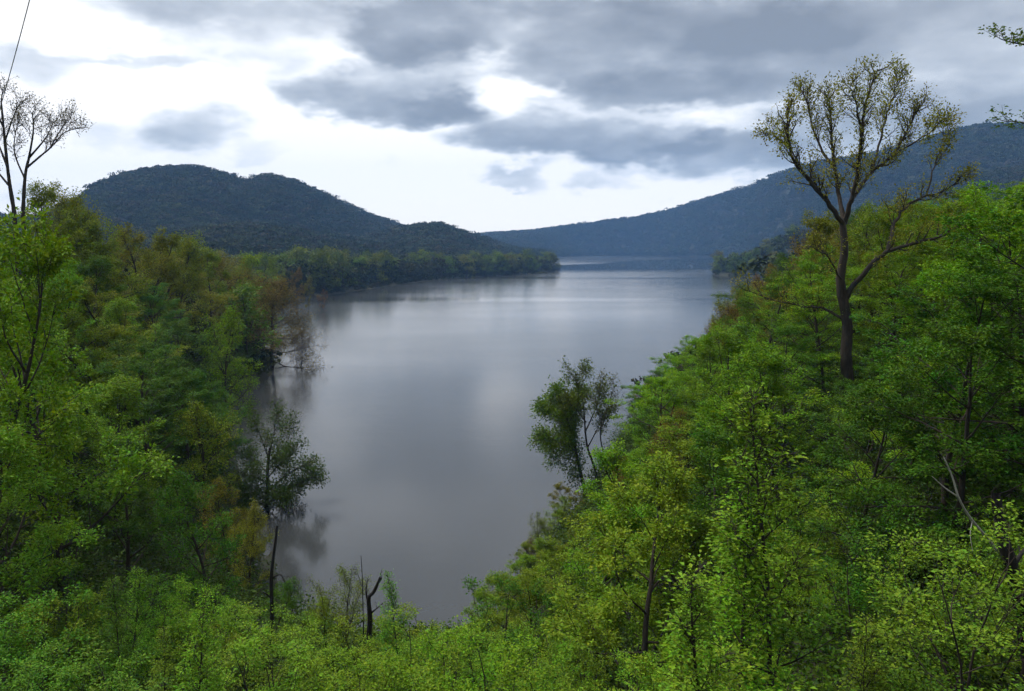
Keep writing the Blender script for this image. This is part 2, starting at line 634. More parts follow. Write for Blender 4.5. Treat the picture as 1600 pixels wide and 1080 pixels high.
class Leaves:
    def __init__(self):
        self.P, self.D, self.N, self.S = [], [], [], []

    def add(self, r, pts, n, size, spread, flat, fromf=.15):
        if n <= 0:
            return
        f = fromf + (1 - fromf) * r.random(n)
        s = f * (len(pts) - 1)
        i = np.minimum(s.astype(int), len(pts) - 2)
        q = (s - i)[:, None]
        p = pts[i] * (1 - q) + pts[i + 1] * q
        t = unit(pts[i + 1] - pts[i])
        off = r.normal(0, 1, (n, 3)) * spread
        off[:, 2] *= (1 - .75 * flat)
        d = unit(t * .6 + unit(off + 1e-6) + np.array([0, 0, -.15]))
        d[:, 2] *= (1 - .7 * flat)
        nn = np.array([0, 0, 1.0]) + r.normal(0, .55 - .3 * flat, (n, 3)) + unit(off) * .35
        self.P.append(p + off); self.D.append(d); self.N.append(nn)
        self.S.append(size * (.6 + .8 * r.random(n)))

    def mesh(self, name, mat, **kw):
        return leaves_mesh(name, np.concatenate(self.P), np.concatenate(self.D), np.concatenate(self.N), np.concatenate(self.S), mat, **kw)

    def count(self):
        return sum(len(a) for a in self.P)


def crown_shape(kind, t):
    if kind == 'round':
        return math.sqrt(max(0, 1 - (1.9 * (t - .42)) ** 2)) * .9 + .1
    if kind == 'dome':
        return math.sqrt(max(0, 1 - t * t)) * .92 + .1
    if kind == 'cone':
        return (1 - t) * .9 + .14
    return (.55 + .45 * math.sin(math.pi * min(1, t * 1.1))) * (1 - .55 * t * t)   # oval


PROTO = {}


def proto(kind, seed, h, r0, base, nlimb, width, ang=(75, 25), up=.3, n1=6, n2=5, leaf=.13, nleaf=22, spread=.16, flat=0.0, shape='oval', stems=1,
          wob=.07, twigs=True, bark=None, lsub=.5, ltw=.42, aspect=.62, leaf_at='twig', lean=0.0, fb0=.3, fa0=.22):
    """build one plant of height h; returns (wood mesh, leaf mesh, height, half width)"""
    r = np.random.default_rng(seed)
    W, Lv = Wood(), Leaves()
    for s in range(stems):
        az0 = 2 * math.pi * s / stems + r.random()
        tilt = (.12 + .25 * r.random()) * (stems > 1) + lean
        d0 = np.array([math.cos(az0) * tilt, math.sin(az0) * tilt, 1.0])
        hs = h * (1 if s == 0 else .72 + .25 * r.random())
        tr = branch(r, np.array([math.cos(az0), math.sin(az0), 0]) * .12 * (stems > 1) * h / 4 - np.array([0, 0, .3]), d0, hs * .97 + .3, 12, .12, wob)
        rr = r0 * (1 if s == 0 else .75) * np.linspace(1, .12, 13) ** .9
        rr[0] *= 1.35
        W.tube(tr, rr, 7)
        nl = nlimb if stems == 1 else max(3, int(nlimb / stems * 1.25))
        for i in range(nl):
            tt = (i + r.random() * .9) / nl
            f = base + (1 - base) * tt
            p, t = point_on(tr, f)
            az = i * 2.39996 + r.random() * .9 + az0
            el = math.pi / 2 - R(ang[0] + (ang[1] - ang[0]) * tt + r.normal(0, 7))
            d = np.array([math.cos(az) * math.cos(el), math.sin(az) * math.cos(el), math.sin(el)])
            L = width * crown_shape(shape, tt) * (.78 + .4 * r.random()) * (1 if stems == 1 else .75)
            lb = branch(r, p, d, L, 7, up, wob * 1.3)
            rl = max(.012, r0 * .42 * (1 - .6 * tt) * min(1, L / width + .2))
            W.tube(lb, rl * np.linspace(1, .2, 8), 5)
            for a in range(n1):
                fa = fa0 + (1 - fa0) * (a + r.random()) / n1
                p1, t1 = point_on(lb, min(fa, .99))
                d1 = side_dir(r, t1, R(r.uniform(32, 62)), flat * .85)
                L1 = L * lsub * (1.12 - .62 * fa) * (.7 + .5 * r.random())
                sb = branch(r, p1, d1, L1, 4, up * .7, wob * 1.4)
                if twigs:
                    W.tube(sb, max(.007, rl * .36) * np.linspace(1, .25, 5), 3)
                q_ = min(1.25, max(.2, L1 / (width * lsub * .72)))
                Lv.add(r, sb, int(nleaf * .5 * q_ + .5), leaf, spread * .7, flat, .4)
                for b in range(n2):
                    fb_ = fb0 + (1 - fb0) * (b + r.random()) / n2
                    p2, t2 = point_on(sb, min(fb_, .99))
                    d2 = side_dir(r, t2, R(r.uniform(25, 60)), flat * .9)
                    L2 = max(.18, L1 * ltw * (1.1 - .4 * fb_) * (.7 + .6 * r.random()))
                    tw = branch(r, p2, d2, L2, 3, up * .5, wob * 1.5)
                    if twigs:
                        W.tube(tw, np.array([.008, .007, .006, .003]) * h / 9 * (1 if leaf_at == 'twig' else 1.4), 3)
                    Lv.add(r, tw, int(nleaf * q_ + .5), leaf, spread, flat)
    wm = W.mesh(kind + '_trunk', bark or M_BARK)
    lm = Lv.mesh(kind + '_crown', M_LEAF, aspect=aspect)
    co = np.empty(len(lm.vertices) * 3, np.float32); lm.vertices.foreach_get('co', co); co = co.reshape(-1, 3)
    half = float(np.percentile(np.abs(co[:, :2]).max(1), 95))
    top = float(np.percentile(co[:, 2], 99.7))
    PROTO.setdefault(kind, []).append((wm, lm, top, half))


for k in range(3):
    proto('beech', 100 + k, 10, .17, .06, 18, 4.3, (90, 28), .05, 6, 6, leaf=.14, nleaf=30, spread=.17, flat=.88, shape='round', wob=.06, fb0=.45, fa0=.3, ltw=.36)
    proto('maple', 120 + k, 9, .15, .07, 17, 3.7, (86, 18), .35, 5, 6, leaf=.13, nleaf=34, spread=.16, flat=.5, shape='dome', wob=.08, fb0=.5, fa0=.3, ltw=.34)
    proto('shrub', 140 + k, 4, .045, .05, 18, 2.0, (80, 18), .3, 4, 5, leaf=.078, nleaf=28, spread=.095, flat=.55, shape='dome', stems=5, wob=.08, lsub=.62, fb0=.5, fa0=.3, ltw=.34)
    proto('sapling', 160 + k, 5.5, .045, .08, 26, 1.35, (66, 20), .3, 5, 4, leaf=.058, nleaf=22, spread=.075, flat=.6, shape='cone', wob=.03, lsub=.45, fb0=.4)
    proto('budding', 180 + k, 12, .17, .16, 18, 4.3, (66, 16), .35, 7, 6, leaf=.14, nleaf=15, spread=.16, flat=.15, shape='oval', wob=.08, fb0=.4)
for k in range(2):
    proto('thicket', 150 + k, 6, .05, .05, 22, 2.6, (80, 18), .3, 5, 5, leaf=.068, nleaf=34, spread=.10, flat=.6, shape='dome', stems=5, wob=.08, lsub=.58, fb0=.5, fa0=.3, ltw=.34)
    proto('twiggy', 200 + k, 8, .10, .06, 22, 3.0, (66, 14), .45, 8, 6, leaf=.085, nleaf=11, spread=.14, flat=0, shape='round', stems=3, wob=.07)
    proto('willow', 220 + k, 10, .20, .06, 26, 4.8, (92, 18), .2, 9, 6, leaf=.14, nleaf=15, spread=.28, flat=0, shape='dome', wob=.09)
for k in range(4):
    proto('broadleaf', 240 + k, 13, .22, .05, 16, 5.0, (90, 20), .3, 6, 3, leaf=.42, nleaf=9, spread=.42, flat=.2, shape='dome', wob=.09, twigs=False, aspect=.8)

KEEP = []          # (pixel polygon, depth): nothing nearer than depth may cover it
WATER_PX = [(470, 476), (500, 464), (560, 456), (660, 442), (760, 433), (870, 425), (882, 403), (1000, 400), (1110, 402), (1105, 432), (1140, 440), (1128, 480),
            (1085, 500), (1055, 540), (1000, 572), (965, 600), (955, 620), (880, 640), (845, 690), (868, 745), (845, 800), (838, 842), (792, 852), (768, 900), (742, 932),
            (650, 940), (600, 925), (520, 935), (445, 930), (450, 830), (470, 785), (500, 735), (480, 690), (425, 648), (452, 600), (482, 560), (487, 500)]
SKYLINE = [(-300, 270), (0, 292), (60, 288), (130, 298), (160, 324), (200, 342), (250, 366), (300, 380), (350, 386), (400, 391), (470, 396), (560, 396), (640, 404), (700, 410), (860, 416), (900, 420),
           (1100, 440), (1128, 470), (1150, 448), (1180, 432), (1220, 408), (1250, 378), (1285, 340), (1300, 332), (1400, 312), (1500, 298), (1600, 272), (1900, 250)]
SKX, SKY = [a for a, b in SKYLINE], [b for a, b in SKYLINE]


def in_poly(p, poly):
    x, y = p
    c = False
    j = len(poly) - 1
    for i in range(len(poly)):
        xi, yi = poly[i]; xj, yj = poly[j]
        if (yi > y) != (yj > y) and x < (xj - xi) * (y - yi) / (yj - yi) + xi:
            c = not c
        j = i
    return c


def clear_of(x, y, zb, h, w):
    for a in range(31):
        q = 2 * math.pi * a / 14
        f = .92 if a < 14 else .5
        if a >= 28:
            f = .18
        p = project(x + w * f * math.cos(q), y, zb + h * (.56 + .44 * math.sin(q) * min(1, f + .08)))
        if p[1] < np.interp(p[0], SKX, SKY) - 3:
            return False
        if in_poly(p, WATER_PX):
            return False
        for poly, dep in KEEP:
            if y < dep and in_poly(p, poly):
                return False
    return True


NAMES = {'beech': 'beech_tree', 'maple': 'maple_tree', 'shrub': 'leafy_shrub', 'sapling': 'sapling', 'budding': 'budding_tree', 'twiggy': 'twiggy_tree',
         'willow': 'willow_tree', 'broadleaf': 'broadleaf_tree'}
PLACED = []


def plant(kind, x, y, h, colour, label=None, group=None, name=None, var=None, squash=1.0, cat=None, sink=.05, zb=None):
    lst = PROTO['thicket' if kind == 'shrub' and h > 4.0 else kind]
    wm, lm, top, half = lst[rnd.randrange(len(lst)) if var is None else var % len(lst)]
    s = h / top
    z = (hz(x, y) if zb is None else zb)
    root = bpy.data.objects.new(name or NAMES[kind], None)
    root.empty_display_size = .2
    COL.objects.link(root)
    root.location = (x, y, z - sink)
    root.rotation_euler = (0, 0, rnd.random() * 6.283)
    root.scale = (s * squash, s * squash, s)
    a = link('trunk', wm, root)
    b = link('crown', lm, root)
    j = [max(.004, c * (1 + rnd.uniform(-.13, .13))) for c in colour]
    b.color = (*j, 1)
    tag(root, label, cat or ('shrub' if kind == 'shrub' else 'sapling' if kind == 'sapling' else 'tree'), group)
    pc = project(x, y, z + h * .6)
    PLACED.append(dict(root=root, kind=kind, px=pc[0], py=pc[1], x=x, y=y, h=h, w=half * s * squash))
    return root


BRIGHT = (.130, .285, .010)
LIME = (.140, .292, .016)
YELLOW = (.168, .285, .015)
DEEP = (.052, .150, .008)
BLUISH = (.095, .240, .016)
OLIVE = (.160, .200, .014)
GREENOLIVE = (.138, .235, .012)
BROWN = (.150, .120, .026)
RUST = (.180, .150, .018)
DARK = (.036, .078, .010)
TINT = {BRIGHT: 'fresh green', LIME: 'lime green', YELLOW: 'yellow-green', DEEP: 'deep green', BLUISH: 'blue-green', OLIVE: 'olive', GREENOLIVE: 'olive-green', BROWN: 'brownish', RUST: 'rusty', DARK: 'dark green'}


# ------------------------------------------------------------------ single trees that stand out
def px_line(pts, Y, dz=0):
    """polyline given as (column, row, depth offset)"""
    return np.array([list(at(p[0], p[1], Y + (p[2] if len(p) > 2 else 0))) for p in pts])


def smooth_line(P, n):
    P = np.asarray(P, float)
    s = np.linspace(0, len(P) - 1, n)
    i = np.minimum(s.astype(int), len(P) - 2)
    q = (s - i)[:, None]
    p0 = P[np.maximum(i - 1, 0)]; p1 = P[i]; p2 = P[i + 1]; p3 = P[np.minimum(i + 2, len(P) - 1)]
    return .5 * ((2 * p1) + (-p0 + p2) * q + (2 * p0 - 5 * p1 + 4 * p2 - p3) * q ** 2 + (-p0 + 3 * p1 - 3 * p2 + p3) * q ** 3)


def shaped_tree(name, seed, Y, trunk, r0, limbs, colour, label, sub=(7, 1.6), tw=(5, .6), nleaf=6, leaf=.12, spread=.12, up=.5, bark=None, twr=.009, subfrom=.3,
                group=None, sides=9, cat='tree', flat=0.0, trunk_sub=0, extra=None, crook=0.0, clump=0.0):
    """a tree whose trunk and limbs follow given lines; twigs and leaves grow from those"""
    r = np.random.default_rng(seed)
    bark = bark or M_BARK
    tl = smooth_line(px_line(trunk, Y), 14)
    gz = hz(tl[0][0], tl[0][1])
    base = np.array([tl[0][0], tl[0][1], gz if gz > -.06 else gz])
    if tl[0][2] > gz - .2:
        tl = np.concatenate([[[tl[0][0], tl[0][1], gz - .3]], tl])
    tl = tl - base
    root = bpy.data.objects.new(name, None)
    COL.objects.link(root)
    root.location = base
    W = Wood()
    n = len(tl)
    jit = 1 + r.normal(0, .05, n)
    W.tube(tl, r0 * np.linspace(1, .45, n) * jit * np.where(np.arange(n) == 0, 1.4, 1), sides)
    tro = link('trunk', W.mesh('trunk', bark), root)
    Lv = Leaves()
    lines = []
    for lb in limbs:
        pts, rl = lb[0], lb[1]
        L = smooth_line(px_line(pts, Y), 4 * len(pts)) - base
        if crook:
            kk = r.normal(0, crook, L.shape); kk[0] = 0
            L = L + kk + np.cumsum(r.normal(0, crook * .5, L.shape), axis=0) * np.linspace(0, 1, len(L))[:, None]
        w = Wood()
        w.tube(L, rl * np.linspace(1, .22, len(L)) * (1 + r.normal(0, .05, len(L))), 6)
        lines.append((L, rl, w, lb[2] if len(lb) > 2 else 1.0))
    if trunk_sub:
        lines.append((tl, r0 * .4, None, trunk_sub))
    for L, rl, w, dens in lines:
        ww = w if w is not None else Wood()
        length = float(np.linalg.norm(np.diff(L, axis=0), axis=1).sum())
        ns = max(2, int(sub[0] * dens * length / 3.0))
        for a in range(ns):
            fa = subfrom + (1 - subfrom) * (a + r.random()) / ns
            p1, t1 = point_on(L, min(fa, .995))
            d1 = side_dir(r, t1, R(r.uniform(25, 60)), flat)
            L1 = sub[1] * (1.15 - .5 * fa) * (.6 + .7 * r.random())
            sb = branch(r, p1, d1, L1, 5, up, .12)
            ww.tube(sb, max(twr, rl * .3) * np.linspace(1, .3, 6), 4)
            nl_ = nleaf if r.random() > clump else int(nleaf * .25)
            for b in range(tw[0]):
                fb_ = .2 + .8 * (b + r.random()) / tw[0]
                p2, t2 = point_on(sb, min(fb_, .99))
                t_ = branch(r, p2, side_dir(r, t2, R(r.uniform(20, 60)), flat), tw[1] * (.6 + .8 * r.random()), 3, up * .6, .16)
                ww.tube(t_, twr * np.array([1, .8, .6, .35]), 3)
                Lv.add(r, t_, nl_, leaf, spread, flat, .3)
        if ww.n:
            link('limb', ww.mesh('limb', bark), root)
    if Lv.P:
        c = link('crown', Lv.mesh('crown', M_LEAF), root)
        c.color = (*colour, 1)
    tag(root, label, cat, group)
    if extra:
        extra(root, base, r)
    return root


# the tall half-bare tree
HERO_Y = 42
shaped_tree('tall_tree', 7, HERO_Y, [(1330, 640), (1322, 560), (1324, 505), (1313, 440), (1320, 392), (1316, 345)], .35, [
    ([(1318, 350), (1295, 318, -.5), (1268, 288, -1), (1240, 252, -1.4), (1230, 205, -1.6), (1228, 168, -1.2)], .14),
    ([(1262, 282, -1), (1235, 235, 0), (1212, 212, .8), (1202, 205, 1.2)], .05, .8),
    ([(1318, 348), (1310, 300, 1), (1302, 240, 1.6), (1298, 185, 2), (1294, 148, 2.2)], .12),
    ([(1306, 270, 1.2), (1275, 215, 2.4), (1262, 165, 3), (1256, 140, 3.2)], .08),
    ([(1320, 350), (1334, 300, -.6), (1345, 240, -1.0), (1352, 170, -1.2), (1372, 112, -1)], .13),
    ([(1348, 225, -1), (1340, 170, -2), (1330, 130, -2.4)], .07),
    ([(1330, 315, -.5), (1360, 272, .6), (1398, 238, 1.4), (1422, 195, 2), (1438, 165, 2.2)], .115),
    ([(1385, 250, 1.2), (1425, 225, .2), (1455, 205, -.6), (1468, 192, -1)], .06),
    ([(1362, 270, .6), (1380, 200, 1.8), (1395, 150, 2.4), (1402, 125, 2.6)], .07),
    ([(1320, 468), (1345, 432, -.6), (1378, 398, -1.2), (1425, 380, -1.8), (1470, 368, -2.2), (1495, 352, -2.4)], .15, .55),
    ([(1388, 392, -1.2), (1398, 350, -.6), (1425, 315, .2), (1470, 298, .8), (1515, 275, 1.2)], .10, .7),
    ([(1448, 305, .4), (1458, 262, .8), (1475, 222, 1.2), (1482, 200, 1.4)], .045, .8),
    ([(1318, 500), (1285, 482, 1), (1250, 478, 2), (1215, 470, 2.6), (1165, 452, 3)], .08, .6),
    ([(1317, 440), (1290, 400, -1.2), (1262, 385, -2)], .06, .6),
], (.215, .235, .022), 'tall dark-trunked tree with thin half-open yellowish leaves standing above the green slope',
    sub=(13, 1.1), tw=(7, .5), nleaf=10, leaf=.115, spread=.12, up=.75, twr=.011, subfrom=.2, crook=.03, clump=.35)
KEEP.append(([(1185, 90), (1400, 80), (1530, 190), (1530, 300), (1500, 380), (1400, 420), (1345, 500), (1345, 585), (1300, 585), (1298, 470), (1230, 400), (1185, 250)], HERO_Y + 1))

# two nearly bare trees on the shoulder of the other bank
shaped_tree('bare_tree', 21, 58, [(22, 330), (14, 280), (8, 225), (4, 180)], .15, [
    ([(12, 262), (-10, 205, 1), (-25, 160, 1.5)], .08), ([(8, 220), (22, 180, -1), (32, 160, -1.4)], .07), ([(4, 182), (2, 158, 0), (5, 140, .4)], .08),
    ([(6, 200), (-20, 150, -1), (-40, 130, -1.6)], .07), ([(14, 290), (-20, 250, 1), (-50, 220, 2)], .08)],
    (.10, .095, .035), 'dark nearly bare tree at the very edge of the view above the bank', sub=(9, 1.3), tw=(6, .7), nleaf=5, leaf=.11, up=.6, twr=.016, spread=.12)
shaped_tree('bare_tree', 22, 56, [(36, 345), (37, 310), (40, 270), (46, 245)], .15, [
    ([(42, 262), (62, 245, .5), (82, 228, 1), (100, 208, 1.3), (122, 200, 1.5)], .09), ([(45, 248), (52, 205, -1), (50, 175, -1.5)], .08),
    ([(46, 246), (72, 215, -.6), (84, 190, -1)], .07), ([(39, 280), (22, 235, 1), (28, 190, 1.5)], .07), ([(78, 232, 1), (98, 198, 0), (108, 190, 0)], .05)],
    (.10, .095, .035), 'forked bare tree with grey twigs spreading over the sky beside the far mountain', sub=(9, 1.3), tw=(6, .7), nleaf=5, leaf=.11, up=.6, twr=.016, spread=.12)

# dark tree standing at the water below the steep bank
fx, fy = onwater(428, 790)
shaped_tree('waterside_tree', 31, fy, [(416, 800), (418, 770), (418, 735), (422, 700)], .20, [
    ([(417, 785), (440, 778, .8), (462, 772, 1.4)], .06, 2.2), ([(417, 790), (400, 784, -1), (386, 782, -2)], .06, 2.2), ([(418, 780), (428, 776, -1.6), (444, 778, -2.6)], .05, 2.2),
    ([(422, 765), (446, 744, .6), (472, 728, 1.2), (496, 732, 1.6)], .08, 1.5), ([(423, 778), (448, 764, -.8), (474, 752, -1.6), (490, 745, -2)], .07, 1.5), ([(420, 745), (440, 722, -1.2), (462, 706, -2)], .06, 1.2),
    ([(420, 712), (428, 676, .5), (432, 645, .8)], .06, .8), ([(420, 718), (408, 684, -.6), (400, 658, -1)], .05, .8), ([(420, 740), (400, 722, .8), (384, 712, 1.6)], .06, 1.5), ([(420, 755), (398, 746, -1), (382, 740, -2)], .06, 1.5),
    ([(421, 722), (446, 694, -.4), (458, 664, -.8)], .04, .7), ([(422, 775), (402, 766, .8), (388, 764, 1.4)], .05, 1.5), ([(420, 735), (430, 720, 1.6), (440, 715, 2.6)], .05, 1.4)],
    (.055, .105, .012), 'dark green tree rooted at the water line and leaning out over the lake', sub=(9, 1.0), tw=(6, .5), nleaf=14, leaf=.15, up=.6, twr=.012, spread=.2, subfrom=.12)
KEEP.append(([(392, 645), (440, 640), (500, 725), (500, 745), (450, 790), (420, 800), (395, 760)], fy))

# clump on the other shore with dark stems
cx_, cy_ = onwater(908, 770)
cy_ -= 4
shaped_tree('leaning_tree', 41, cy_, [(914, 765), (906, 735), (900, 705), (896, 680)], .16, [
    ([(899, 700), (882, 665, .6), (866, 648, 1), (850, 640, 1.2)], .09, 2.4), ([(897, 685), (880, 640, -.6), (872, 618, -1)], .08, 2.4), ([(900, 705), (872, 690, -1), (848, 682, -1.4)], .07, 2.4),
    ([(896, 682), (900, 645, .6), (905, 620, .8)], .07, 2.4), ([(903, 722), (880, 715, .8), (858, 705, 1)], .05, 2.2)],
    (.100, .195, .012), 'green-crowned tree with a dark leaning stem at the foot of the rusty slope', sub=(9, 1.0), tw=(6, .5), nleaf=19, leaf=.15, up=.4, twr=.012, spread=.2, subfrom=.08, trunk_sub=1.0)
shaped_tree('leaning_tree', 42, cy_ - 1, [(934, 755), (928, 728), (918, 700), (914, 670)], .13, [
    ([(915, 680), (912, 640, .4), (908, 612, .6), (898, 590, .8), (912, 582, 1)], .07, 1.2), ([(914, 676), (930, 640, -.6), (938, 610, -1)], .06, 1.2), ([(918, 700), (936, 665, .6), (946, 640, 1)], .05, 1.6),
    ([(916, 660), (900, 640, -.6), (888, 630, -1)], .05, 2)],
    (.085, .135, .014), 'dark twin-topped tree with a drooping tip against the grey lake', sub=(8, 1.2), tw=(6, .5), nleaf=13, leaf=.15, up=.3, twr=.013, spread=.16)
shaped_tree('slender_tree', 43, cy_ - 2, [(948, 748), (944, 715), (938, 680), (942, 640)], .07, [
    ([(940, 670), (950, 635, .4), (960, 605, .6)], .04, 1.2), ([(940, 660), (930, 625, -.4), (940, 596, -.6)], .04, 1.2)],
    (.075, .085, .018), 'slim thinly leaved tree beside the rusty bushes at the shore', sub=(6, 1.0), tw=(5, .5), nleaf=6, leaf=.13, up=.4, twr=.012, spread=.15)
KEEP.append(([(838, 640), (880, 600), (905, 578), (955, 590), (952, 700), (935, 750), (905, 770), (870, 745)], cy_ - 2.5))

# dead and broken wood
shaped_tree('broken_trunk', 51, 27, [(424, 1010), (425, 960), (424, 900), (430, 850), (433, 822)], .085, [
    ([(424, 905), (438, 898), (446, 912, .2)], .035, .3), ([(425, 935), (410, 925, -.2), (398, 930, -.3)], .03, .3)], DARK,
    'thin dark dead trunk rising bare against the water', sub=(2, .35), tw=(2, .2), nleaf=0, bark=M_BARK_DEAD, twr=.008, cat='dead tree')
shaped_tree('dead_stump', 52, 26, [(576, 1000), (578, 965), (576, 935), (584, 925), (594, 903)], .10, [
    ([(577, 950), (572, 925, .1), (574, 908, .2)], .05, .2), ([(590, 912), (596, 904), (594, 896, .1)], .035, .2), ([(580, 958), (592, 948, -.2), (602, 940, -.3)], .03, .2)], DARK,
    'short charred stump with a crooked snapped top at the foot of the lake', sub=(2, .2), tw=(2, .15), nleaf=0, bark=M_BARK_DEAD, twr=.008, cat='dead tree')
shaped_tree('upright_dead_sapling', 53, 27, [(568, 990), (567, 940), (566, 900), (564, 868)], .022, [
    ([(567, 920), (560, 900), (556, 885)], .012, .4)], DARK,
    'hair-thin bare stem standing upright beside the charred stump', sub=(2, .3), tw=(2, .15), nleaf=0, bark=M_BARK_DEAD, twr=.006, cat='dead tree')
KEEP.append(([(412, 815), (445, 815), (445, 975), (412, 975)], 26))
KEEP.append(([(480, 868), (650, 868), (650, 950), (600, 985), (500, 985)], 25))


def pale_branch(root, base, r):
    for pts, rad in (([(1556, 858), (1540, 838, -.1), (1515, 808, -.3), (1498, 778, -.5), (1488, 745, -.6), (1474, 714, -.7)], .030),
                     ([(1496, 776, -.5), (1476, 762, -.8), (1456, 744, -1)], .016), ([(1520, 812, -.3), (1516, 835, -.4), (1520, 862, -.5)], .010)):
        w = Wood()
        L = smooth_line(px_line(pts, 15), 14) - base
        w.tube(L, rad * np.linspace(1, .4, 14), 6)
        o = link('dead_branch', w.mesh('dead_branch', M_BARK_PALE), root)
        o['label'] = 'pale barkless dead branch'


shaped_tree('broken_trunk', 54, 15, [(1612, 1040), (1598, 960), (1582, 890), (1566, 840), (1560, 800), (1556, 772)], .17, [
    ([(1560, 815), (1552, 790, -.05), (1550, 768, -.1)], .06, .2), ([(1580, 890), (1600, 860, .3), (1622, 845, .6)], .06, .2)], DARK,
    'snapped dark trunk with a pale dead branch reaching out of the thicket', sub=(2, .3), tw=(2, .2), nleaf=0, bark=M_BARK_DEAD, twr=.008, extra=pale_branch, cat='dead tree')
KEEP.append(([(1448, 708), (1490, 708), (1560, 765), (1580, 830), (1540, 850), (1500, 800)], 15.6))

# tree mostly outside the frame whose sprays hang in from the side
shaped_tree('overhanging_tree', 61, 20, [(1790, 900), (1770, 600), (1755, 300), (1745, 60), (1740, -80)], .22, [
    ([(1752, 120), (1690, 95, -.4), (1630, 76, -.8), (1580, 66, -1), (1566, 62, -1)], .04, .9),
    ([(1754, 250), (1690, 215, .3), (1630, 198, .6), (1585, 190, .8), (1572, 190, .8)], .04, .9),
    ([(1750, 180), (1820, 120, .6), (1880, 80, 1)], .06, 1), ([(1745, 60), (1720, -40, .8), (1700, -120, 1)], .06, 1), ([(1760, 400), (1840, 330, -1), (1900, 300, -1.6)], .07, 1)],
    (.085, .165, .018), 'leafy sprays of a tree beyond the frame hanging into the cloudy sky', sub=(9, .42), tw=(4, .22), nleaf=8, leaf=.085, up=.1, twr=.006, spread=.06, flat=.6, subfrom=.2)

# wooden-pole line: a thin wire slanting across the sky
w_ = Wood()
a_, b_ = at(64, -70, 34), at(-40, 290, 62)
tt = np.linspace(0, 1, 40)[:, None]
L_ = np.array(a_)[None] * (1 - tt) + np.array(b_)[None] * tt
L_[:, 2] -= (4 * .5 * tt * (1 - tt))[:, 0]
w_.tube(L_, np.full(40, .022), 6)
m_wire, g_ = new_mat('wire')
pb_ = g_.n('ShaderNodeBsdfPrincipled')
pb_.inputs['Base Color'].default_value = (.22, .22, .24, 1); pb_.inputs['Roughness'].default_value = .5
ou_ = g_.n('ShaderNodeOutputMaterial'); m_wire.node_tree.links.new(pb_.outputs[0], ou_.inputs['Surface'])
tag(link('overhead_wire', w_.mesh('overhead_wire', m_wire)), 'thin grey wire slanting down the cloudy sky to the bare trees', 'wire')

# ------------------------------------------------------------------ further trees placed one by one
# (kind, column, row of top, distance, colour, label)
def plant_px(kind, px, top, Y, colour, label, zb=None, **kw):
    p = at(px, top, Y)
    zb = hz(p.x, Y) if zb is None else zb
    return plant(kind, p.x, Y, max(.8, p.z - zb), colour, label, zb=zb, **kw)


bx_, by_ = onwater(425, 572)
plant_px('willow', 420, 432, by_ + 1, BROWN, 'broad brown-olive tree with a round crown overhanging the water', squash=1.3, zb=.2)
KEEP.append(([(385, 470), (420, 435), (470, 470), (484, 520), (470, 560), (430, 580), (395, 570)], by_ - 4))
plant_px('twiggy', 466, 512, by_ - 1, BROWN, 'small leafless dark shrub trailing into the water under the brown-olive tree', squash=.8, zb=-.3)
for i, (px, top, row, col, lab) in enumerate([
        (440, 402, 490, GREENOLIVE, 'flooded tree standing in the lake closest to the brown-olive tree'),
        (462, 418, 490, BROWN, 'brownish flooded tree in the middle of the drowned clump'),
        (480, 432, 488, OLIVE, 'small flooded tree with two stems near the outer end of the drowned clump'),
        (503, 452, 486, BROWN, 'bare twiggy sapling standing alone in the lake at the end of the drowned clump')]):
    gx, gy = onwater(px, row)
    kind = 'budding' if i < 3 else 'twiggy'
    plant_px(kind, px, top, gy, col, lab, name='flooded_tree', squash=.75, zb=-.4, group='flooded trees off the bank')
KEEP.append(([(430, 400), (515, 440), (515, 492), (430, 495)], 200))
plant_px('twiggy', 520, 878, 27.5, OLIVE, 'thin-leaved pale olive bush beside the charred stump', name='twiggy_bush', cat='bush', squash=.9)
plant_px('sapling', 627, 893, 24, BLUISH, 'small blue-green sapling poking up at the near edge of the water')
plant_px('sapling', 1232, 618, 15, LIME, 'tall pale green sapling in front of the dark thicket', squash=1.15)
plant_px('sapling', 1112, 850, 12.5, LIME, 'light green sapling with upright shoots lower down beside the tall pale sapling', squash=1.2)
plant_px('sapling', 1170, 760, 15, BRIGHT, 'fresh green sapling leaning close to the tall pale sapling', squash=1.2)
plant_px('beech', 1620, 282, 27, BRIGHT, 'big bright green tree with layered sprays at the edge of the frame', var=0, squash=.85)
plant_px('beech', 1505, 372, 33, BRIGHT, 'bright layered tree just past the tall half-bare tree', var=1, squash=.72)
plant_px('maple', -62, 335, 27, BRIGHT, 'fresh green tree under the bare trees at the very edge', var=1, squash=.72)
plant_px('maple', 62, 452, 30, BRIGHT, 'bright green tree just below the fresh green one at the very edge', var=2, squash=.8)
for i, (px, top, Y, col, kd) in enumerate([(72, 286, 74, OLIVE, 'maple'), (112, 294, 79, OLIVE, 'willow'), (146, 306, 84, OLIVE, 'budding'), (170, 330, 78, GREENOLIVE, 'maple'),
        (226, 358, 96, OLIVE, 'maple'), (246, 366, 108, GREENOLIVE, 'willow'), (300, 382, 116, OLIVE, 'maple'), (326, 386, 130, GREENOLIVE, 'maple'), (362, 392, 142, OLIVE, 'willow'), (392, 398, 158, GREENOLIVE, 'maple')]):
    plant_px(kd, px, top, Y, col, None, squash=.95)
    PLACED[-1]['auto'] = 'crest'
